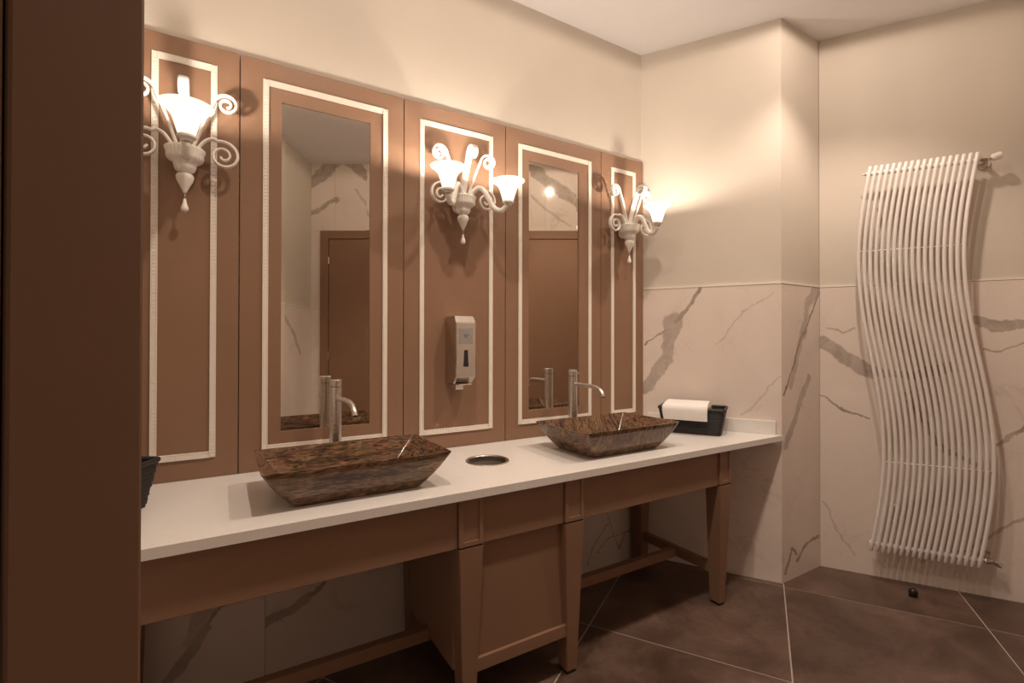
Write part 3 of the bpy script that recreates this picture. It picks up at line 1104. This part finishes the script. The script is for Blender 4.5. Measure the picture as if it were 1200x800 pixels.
def sconce(cx, zt, arms, label, group):
    """bowl axis just in front of the panel; arms = [(angle from straight out, reach, height)]"""
    r = empty('wall_sconce', (cx, 0.0, zt), 0, label, 'wall lamp', group)
    B = Vector((0, -0.072, 0))
    finish(add_lathe(bmesh.new(), [(0.0, 0.0), (0.028, 0.0), (0.030, 0.004), (0.026, 0.008), (0.014, 0.011), (0.014, 0.045), (0.0, 0.045)], 28, (0, -0.0085, -0.035), axis='Y'), 'back_plate', 'opal', r, smooth=True, angle=50)
    finish(add_lathe(bmesh.new(), [(0.0, -0.086), (0.020, -0.084), (0.030, -0.076), (0.034, -0.064), (0.036, -0.052), (0.044, -0.046), (0.053, -0.040), (0.057, -0.030), (0.057, -0.016), (0.061, -0.006), (0.0625, 0.0), (0.060, 0.003), (0.054, -0.002), (0.0, -0.010)],
                     112, B, flute=28, depth=0.018, fl_range=(-0.080, 0.002)), 'bowl', 'opal', r, smooth=True, angle=60)
    fn = finish(add_lathe(bmesh.new(), [(0.0, -0.084), (0.016, -0.085), (0.026, -0.091), (0.0285, -0.100), (0.025, -0.114), (0.017, -0.130), (0.009, -0.146), (0.005, -0.156), (0.0, -0.158)], 28, B), 'finial', 'opal', r, smooth=True)
    finish(add_tube(bmesh.new(), [B + Vector((0, 0, -0.156)), B + Vector((0, 0, -0.176))], 0.0022, 8), 'link', 'chrome', fn, smooth=True)
    finish(add_lathe(bmesh.new(), [(0.0, -0.174), (0.004, -0.178), (0.006, -0.190), (0.010, -0.202), (0.0125, -0.211), (0.011, -0.219), (0.006, -0.223), (0.0, -0.224)], 20, B), 'drop', 'opal', r, smooth=True)

    def scroll(path, phi, w0, w1, th0, th1, name='scroll'):
        e = Vector((math.sin(phi), -math.cos(phi), 0))
        bn = Vector((math.cos(phi), math.sin(phi), 0))
        pts = [B + e * p.x + Vector((0, 0, p.y)) for p in path]
        n = len(pts)
        rings = []
        for i, p in enumerate(pts):
            t = (pts[min(i + 1, n - 1)] - pts[max(i - 1, 0)]).normalized()
            nn = bn.cross(t).normalized()
            k = (i / (n - 1)) ** 1.2
            w, th = w0 + (w1 - w0) * k, th0 + (th1 - th0) * k
            rings.append([p + bn * (w * math.copysign(abs(math.cos(a)) ** 0.7, math.cos(a))) + nn * (th * math.copysign(abs(math.sin(a)) ** 0.7, math.sin(a))) for a in [2 * math.pi * q / 12 for q in range(12)]])
        bm = bmesh.new()
        add_loft(bm, rings)
        return finish(bm, name, 'opal', r, smooth=True, angle=60)

    D = math.radians
    up = scroll_pts([(0.018, -0.012), (0.036, 0.045), (0.058, 0.110), (0.076, 0.155)], (0.129, 0.184), 0.041, 0.009, D(180), 1.75)
    lo = scroll_pts([(0.028, -0.012), (0.044, 0.018), (0.064, 0.044), (0.086, 0.053)], (0.119, -0.004), 0.056, 0.010, D(112), 1.75)
    tall = scroll_pts([(0.0, -0.012), (0.014, 0.055), (0.036, 0.115), (0.058, 0.158)], (0.100, 0.182), 0.036, 0.010, D(180), 1.5)
    for sgn in (-1, 1):
        scroll(up, sgn * D(84), 0.0135, 0.0110, 0.0058, 0.0045)
        scroll(lo, sgn * D(86), 0.0120, 0.0095, 0.0058, 0.0042)
    scroll(tall, 0.0, 0.0155, 0.0165, 0.0062, 0.0045, 'tall_scroll')
    for (phi_d, rarm, dz) in arms:
        ph = D(phi_d)
        e = Vector((math.sin(ph), -math.cos(ph), 0))
        k = rarm / 0.22
        prof = catmull([(0.030, -0.010, 0), (0.052, 0.022, 0), (0.078, 0.036, 0), (0.104, 0.022, 0), (0.128, -0.022, 0), (0.156, -0.066, 0), (0.190, -0.078, 0), (0.213, -0.058, 0), (0.22, -0.012 + dz, 0)], 6)
        pts = [B + e * (p.x * k) + Vector((0, 0, p.y)) for p in prof]
        arm = finish(add_tube(bmesh.new(), pts, 0.0125, 14), 'arm', 'opal', r, smooth=True, angle=60)
        S = B + e * rarm + Vector((0, 0, dz))
        finish(add_lathe(bmesh.new(), [(0.0, -0.012), (0.015, -0.012), (0.018, -0.004), (0.027, 0.0), (0.028, 0.006), (0.024, 0.010), (0.0, 0.010)], 28, S), 'socket', 'opal', arm, smooth=True, angle=50)
        prof_o = [(0.0235, 0.010), (0.025, 0.015), (0.0285, 0.027), (0.032, 0.040), (0.0365, 0.055), (0.043, 0.070), (0.053, 0.083), (0.066, 0.094), (0.075, 0.100), (0.0775, 0.103)]
        prof_i = [(rr - 0.003, z + 0.0006) for (rr, z) in reversed(prof_o)]
        bm = add_lathe(bmesh.new(), prof_o + prof_i, 96, S, flute=24, depth=0.022, fl_range=(0.012, 0.06), cap0=False, cap1=False)
        sh = finish(bm, 'shade', 'shade', arm, smooth=True)
        ld = bpy.data.lights.new('bulb_lamp', 'POINT')
        ld.energy = BULB_W
        ld.color = WARM
        ld.shadow_soft_size = 0.014
        lo_ = bpy.data.objects.new('bulb_lamp', ld)
        COL.objects.link(lo_)
        lo_.parent = sh
        lo_.location = S + Vector((0, 0, 0.086))


G_SC = 'white scrolled glass sconces on the brown panels'
sconce(-0.112, 2.024, [(4, 0.215, -0.032)], 'white glass scroll sconce with one lit cup, left of the first mirror', G_SC)
sconce(0.986, 2.024, [(-42, 0.225, -0.036), (42, 0.225, -0.046)], 'white glass scroll sconce with two lit cups between the mirrors', G_SC)
sconce(2.074, 2.024, [(0, 0.215, -0.032)], 'white glass scroll sconce with one lit cup, by the room corner', G_SC)

# ------------------------------------------------------------------ soap dispenser
sd = empty('soap_dispenser', (0.978, 0.0, 1.14), 0, 'steel wall soap dispenser with black window on the brown panel', 'soap dispenser')
hw, dp = 0.0505, 0.124
prof = [(0.0, 0.0), (-0.085, 0.0), (-dp, 0.030), (-dp, 0.285), (-dp + 0.022, 0.316), (0.0, 0.316)]      # (y,z)
bm = bmesh.new()
add_loft(bm, [[Vector((x, p[0] - 0.0004, p[1])) for p in prof] for x in (-hw, hw)])
bmesh.ops.bevel(bm, geom=list(bm.edges), offset=0.0025, segments=2, affect='EDGES')
body = finish(bm, 'body', 'dsteel', sd, smooth=True, angle=30)
finish(box((-hw + 0.016, -dp - 0.0015, 0.185), (hw - 0.016, -dp - 0.0002, 0.258), 0.0004), 'label_plate', 'plate', body)
bm = bmesh.new()
for (x0, x1, z) in ((-0.013, 0.014, 0.2255), (-0.008, 0.006, 0.2165)):
    n = 6
    for i in range(n):
        w = (x1 - x0) / n
        add_box(bm, (x0 + i * w, -dp - 0.0019, z), (x0 + i * w + w * 0.7, -dp - 0.0014, z + 0.0028 + 0.0012 * (i % 2)))
finish(bm, 'print', 'ink', body)
# black sight window: rounded, wider at the foot
ring = []
for (cx_, cz_, rr_, a0) in ((0.0035, 0.152, 0.006, 0), (-0.0035, 0.152, 0.006, 90), (-0.0085, 0.084, 0.005, 180), (0.0085, 0.084, 0.005, 270)):
    for k in range(6):
        a = math.radians(a0 + 18 * k)
        ring.append((cx_ + rr_ * math.cos(a), cz_ + rr_ * math.sin(a)))
bm = bmesh.new()
add_loft(bm, [[Vector((x, -dp - 0.0003, z)) for x, z in ring], [Vector((x * 0.94, -dp - 0.0022, 0.118 + (z - 0.118) * 0.97)) for x, z in ring]])
finish(bm, 'sight_window', 'window', body, smooth=True, angle=40)
sp = finish(box((-0.030, -0.075, -0.030), (0.012, -0.030, -0.0005), 0.003), 'spout', 'chrome', sd)
finish(add_lathe(bmesh.new(), [(0.0, 0.0), (0.006, 0.0), (0.006, 0.028), (0.0, 0.028)], 14, (-0.031, -0.036, -0.016), axis='X'), 'lock', 'chrome', sp, smooth=True, angle=40)
finish(box((-0.034, -0.118, -0.0065), (0.034, -0.0765, -0.0005), 0.002), 'push_plate', 'dsteel', sd)


# ------------------------------------------------------------------ baskets
def basket(loc, rz, label, ln=0.345):
    """long side along local x"""
    r = empty('wicker_basket', loc, rz, label, 'basket', 'black wicker baskets on the counter')
    hgt, rows = 0.146, 17
    bw, bd, tw, td = ln - 0.047, 0.145, ln, 0.190
    bm = bmesh.new()
    for k in range(rows):
        t = k / (rows - 1)
        base = rrect(bw + (tw - bw) * t, bd + (td - bd) * t, 0.014, 0.005 + (hgt - 0.012) * t, 3)
        # resample evenly and weave in and out
        loop = []
        m = len(base)
        for i in range(m):
            a, b = base[i], base[(i + 1) % m]
            n = max(1, int((b - a).length / 0.011))
            for j in range(n):
                loop.append(a.lerp(b, j / n))
        c = Vector((0, 0, loop[0].z))
        pts = []
        for i, p in enumerate(loop):
            pts.append(p + (p - c).normalized() * (0.0016 * (1 if (i + k) % 2 else -1)))
        n = len(pts)
        rings = []
        for i in range(n):
            tg = (pts[(i + 1) % n] - pts[i - 1]).normalized()
            nn = tg.cross(Vector((0, 0, 1))).normalized()
            rings.append([pts[i] + nn * (0.0030 * math.cos(q)) + Vector((0, 0, 0.0046 * math.sin(q))) for q in (0, math.pi / 3, 2 * math.pi / 3, math.pi, 4 * math.pi / 3, 5 * math.pi / 3)])
        vr = [[bm.verts.new(p) for p in rg] for rg in rings]
        for i in range(n):
            a, b = vr[i], vr[(i + 1) % n]
            for q in range(6):
                bm.faces.new((a[q], a[(q + 1) % 6], b[(q + 1) % 6], b[q]))
    finish(bm, 'weave', 'black', r, smooth=True, kind='stuff')
    finish(add_loft2([rrect(bw - 0.008, bd - 0.008, 0.012, 0.0, 3), rrect(bw - 0.008, bd - 0.008, 0.012, 0.006, 3)]), 'base', 'black', r)
    lp = rrect(tw + 0.002, td + 0.002, 0.015, hgt - 0.004, 4)
    rings = []
    n = len(lp)
    for i in range(n):
        tg = (lp[(i + 1) % n] - lp[i - 1]).normalized()
        nn = tg.cross(Vector((0, 0, 1))).normalized()
        rings.append([lp[i] + nn * (0.0075 * math.cos(q * math.pi / 4)) + Vector((0, 0, 0.008 * math.sin(q * math.pi / 4))) for q in range(8)])
    bm = bmesh.new()
    vr = [[bm.verts.new(p) for p in rg] for rg in rings]
    for i in range(n):
        a, b = vr[i], vr[(i + 1) % n]
        for q in range(8):
            bm.faces.new((a[q], a[(q + 1) % 8], b[(q + 1) % 8], b[q]))
    finish(bm, 'rim', 'black', r, smooth=True)
    return r


def add_loft2(rings):
    bm = bmesh.new()
    add_loft(bm, rings)
    return bm


bc = W(1.795, 1.490, C)
bsk = basket(bc, ANG, 'black wicker basket holding white paper towels on the counter')
basket((-0.308, -0.324, C), math.radians(60), 'black wicker basket on the counter beside the doorway frame', 0.25)

# folded paper towels lying over the front of the right basket (local: x along AX, y towards the wall)
pt = empty('paper_towel_stack', (bc.x, bc.y, C), ANG, 'white folded paper towels draped over the wicker basket rim', 'paper towels')
yf = -0.113
base = catmull([(0.070, 0.160, 0), (0.02, 0.163, 0), (-0.05, 0.160, 0), (yf + 0.016, 0.1555, 0), (yf + 0.001, 0.148, 0), (yf - 0.002, 0.13, 0), (yf + 0.002, 0.10, 0), (yf + 0.008, 0.078, 0)], 5)
for k in range(4):
    x0, x1 = -0.150 + 0.003 * k, 0.088 - 0.004 * ((k * 7) % 3)
    o_ = 0.0034 * k
    cut = len(base) - 3 * (3 - k)
    lower, upper = [], []
    for i, p in enumerate(base[:cut]):
        q0, q1 = base[max(i - 1, 0)], base[min(i + 1, len(base) - 1)]
        t = (q1 - q0).normalized()
        nrm = Vector((t.y, -t.x, 0))
        if nrm.y < 0 and i < 10:
            nrm = -nrm
        if i >= 10:
            nrm = Vector((t.y, -t.x, 0)) if (t.y * -1) > 0 else nrm
            nrm = Vector((-abs(nrm.x), abs(nrm.y), 0))
        lower.append(p + nrm * o_)
        upper.append(p + nrm * (o_ + 0.0029))
    loop = upper + list(reversed(lower))
    bm = bmesh.new()
    va = [bm.verts.new((x0, p.x, p.y)) for p in loop]
    vb = [bm.verts.new((x1, p.x, p.y)) for p in loop]
    n = len(loop)
    for i in range(n):
        j = (i + 1) % n
        bm.faces.new((va[i], va[j], vb[j], vb[i]))
    m = len(upper)
    for i in range(m - 1):
        for vv in (va, vb):
            bm.faces.new((vv[i], vv[i + 1], vv[n - 2 - i], vv[n - 1 - i]))
    finish(bm, 'towel', 'paper', pt, smooth=True, angle=40)
finish(box((0.05, -0.085, 0.112), (0.096, 0.06, 0.157), 0.002), 'towel_pack', 'card', pt)

# ------------------------------------------------------------------ towel radiator
RT = 0.09                           # tube plane in front of the wall
V0R, NT, PT = 2.383, 18, 0.0266
Z0R, Z1R = 0.176, 2.318
rd = empty('towel_radiator', W(U_RAD, V0R + PT * 8.5, 0), ANG, 'tall white wavy tube towel radiator on the marble wall', 'radiator')
# local x along AX, local y: +y points to the wall (NX)


def wave(z):
    return 0.056 * math.sin(2 * math.pi * (z - 0.195) / 2.125)


tube_me = None
for i in range(NT):
    x = (i - 8.5) * PT
    if tube_me is None:
        n = 44
        pts = [Vector((wave(Z0R + (Z1R - Z0R) * k / n), -RT, Z0R + (Z1R - Z0R) * k / n)) for k in range(n + 1)]
        rad = [0.0088] * (n + 1)
        pts = [pts[0] - Vector((0, 0, 0.003))] + pts + [pts[-1] + Vector((0, 0, 0.003))]
        rad = [0.006] + rad + [0.006]
        o = finish(add_tube(bmesh.new(), pts, rad, 14), 'tube', 'white', rd, smooth=True, angle=60)
        tube_me = o.data
    else:
        o = bpy.data.objects.new('tube', tube_me)
        COL.objects.link(o)
        o.parent = rd
    o.location.x = x
xe = 8.5 * PT
for z in (0.213, 2.283):
    w0 = wave(z)
    finish(add_tube(bmesh.new(), [Vector((w0 - xe - 0.012, -RT + 0.013, z)), Vector((w0 + xe + 0.012, -RT + 0.013, z))], 0.0125, 16), 'header', 'white', rd, smooth=True, angle=40)
for z in (0.676, 1.846):
    w0 = wave(z)
    finish(add_tube(bmesh.new(), [Vector((w0 - xe - 0.004, -RT - 0.001, z)), Vector((w0 + xe + 0.004, -RT - 0.001, z))], 0.0034, 8), 'tie_wire', 'white', rd, smooth=True)
for (z, xx) in ((2.10, -0.14), (2.10, 0.14), (0.42, -0.14), (0.42, 0.14)):
    finish(add_tube(bmesh.new(), [Vector((wave(z) + xx, -RT + 0.010, z)), Vector((wave(z) + xx, -0.0005, z))], 0.009, 12), 'wall_bracket', 'white', rd, smooth=True, angle=40)
# upper valve with white hand wheel
xv = wave(2.283) + xe
vl = finish(add_tube(bmesh.new(), [Vector((xv + 0.012, -RT + 0.013, 2.283)), Vector((xv + 0.060, -RT + 0.013, 2.283))], 0.010, 14), 'valve', 'chrome', rd, smooth=True, angle=40)
bm = add_lathe(bmesh.new(), [(0.0, 0.0), (0.015, 0.0), (0.017, 0.004), (0.017, 0.026), (0.014, 0.03), (0.0, 0.03)], 6, (xv + 0.020, -RT + 0.013, 2.283), axis='X')
finish(bm, 'union_nut', 'chrome', vl)
finish(add_tube(bmesh.new(), [Vector((xv + 0.053, -RT + 0.013, 2.283)), Vector((xv + 0.053, -0.001, 2.283))], 0.011, 14), 'valve_tail', 'chrome', vl, smooth=True, angle=40)
finish(add_lathe(bmesh.new(), [(0.0, 0.001), (0.030, 0.001), (0.028, 0.006), (0.012, 0.008), (0.0, 0.008)], 24, (xv + 0.053, 0.0, 2.283), axis='Y'), 'wall_rosette', 'chrome', vl, smooth=True, angle=40)
bm = add_lathe(bmesh.new(), [(0.0, 0.0), (0.012, 0.0), (0.013, 0.006), (0.018, 0.009), (0.019, 0.036), (0.016, 0.042), (0.0, 0.044)], 24, (xv + 0.060, -RT + 0.013, 2.283), axis='X', flute=8, depth=0.04, fl_range=(0.009, 0.036))
bmesh.ops.rotate(bm, cent=Vector((xv + 0.060, -RT + 0.013, 2.283)), matrix=Matrix.Rotation(math.radians(-18), 3, 'Y'), verts=bm.verts)
finish(bm, 'hand_wheel', 'white', vl, smooth=True, angle=40)
# lower lockshield
xv = wave(0.213) + xe
vl = finish(add_tube(bmesh.new(), [Vector((xv + 0.012, -RT + 0.013, 0.213)), Vector((xv + 0.050, -RT + 0.013, 0.213))], 0.010, 14), 'valve', 'chrome', rd, smooth=True, angle=40)
finish(add_lathe(bmesh.new(), [(0.0, 0.0), (0.015, 0.0), (0.017, 0.004), (0.017, 0.022), (0.0, 0.024)], 6, (xv + 0.018, -RT + 0.013, 0.213), axis='X'), 'union_nut', 'chrome', vl)
finish(add_tube(bmesh.new(), [Vector((xv + 0.045, -RT + 0.013, 0.213)), Vector((xv + 0.045, -0.001, 0.213))], 0.010, 14), 'valve_tail', 'chrome', vl, smooth=True, angle=40)
finish(add_lathe(bmesh.new(), [(0.0, 0.001), (0.029, 0.001), (0.027, 0.006), (0.012, 0.008), (0.0, 0.008)], 24, (xv + 0.045, 0.0, 0.213), axis='Y'), 'wall_rosette', 'chrome', vl, smooth=True, angle=40)
bm = add_lathe(bmesh.new(), [(0.0, 0.0), (0.013, 0.0), (0.014, 0.012), (0.014, 0.034), (0.011, 0.038), (0.0, 0.038)], 20, (xv + 0.050, -RT + 0.013, 0.213), axis='X')
bmesh.ops.rotate(bm, cent=Vector((xv + 0.050, -RT + 0.013, 0.213)), matrix=Matrix.Rotation(math.radians(25), 3, 'Y'), verts=bm.verts)
finish(bm, 'valve_cap', 'chrome', vl, smooth=True, angle=40)
# air vent on the far end of the upper header
xv = wave(2.283) - xe - 0.012
finish(add_lathe(bmesh.new(), [(0.0, 0.0), (0.008, 0.0), (0.008, -0.006), (0.004, -0.008), (0.003, -0.022), (0.0, -0.022)], 14, (xv, -RT + 0.013, 2.283), axis='X'), 'air_vent', 'steel', rd, smooth=True, angle=40)

# ------------------------------------------------------------------ door stop on the floor
ds = empty('door_stop', (3.122, -1.075, 0), 0, 'small round black door stop on the floor below the radiator', 'door stop')
finish(add_lathe(bmesh.new(), [(0.0, 0.0), (0.020, 0.0), (0.020, 0.004), (0.016, 0.006), (0.0, 0.006)], 24), 'base', 'rubber', ds, smooth=True, angle=40)
finish(add_lathe(bmesh.new(), [(0.0, 0.006), (0.014, 0.0062), (0.0195, 0.012), (0.0215, 0.022), (0.0195, 0.033), (0.013, 0.040), (0.0, 0.043)], 24), 'ball', 'rubber', ds, smooth=True, angle=60)
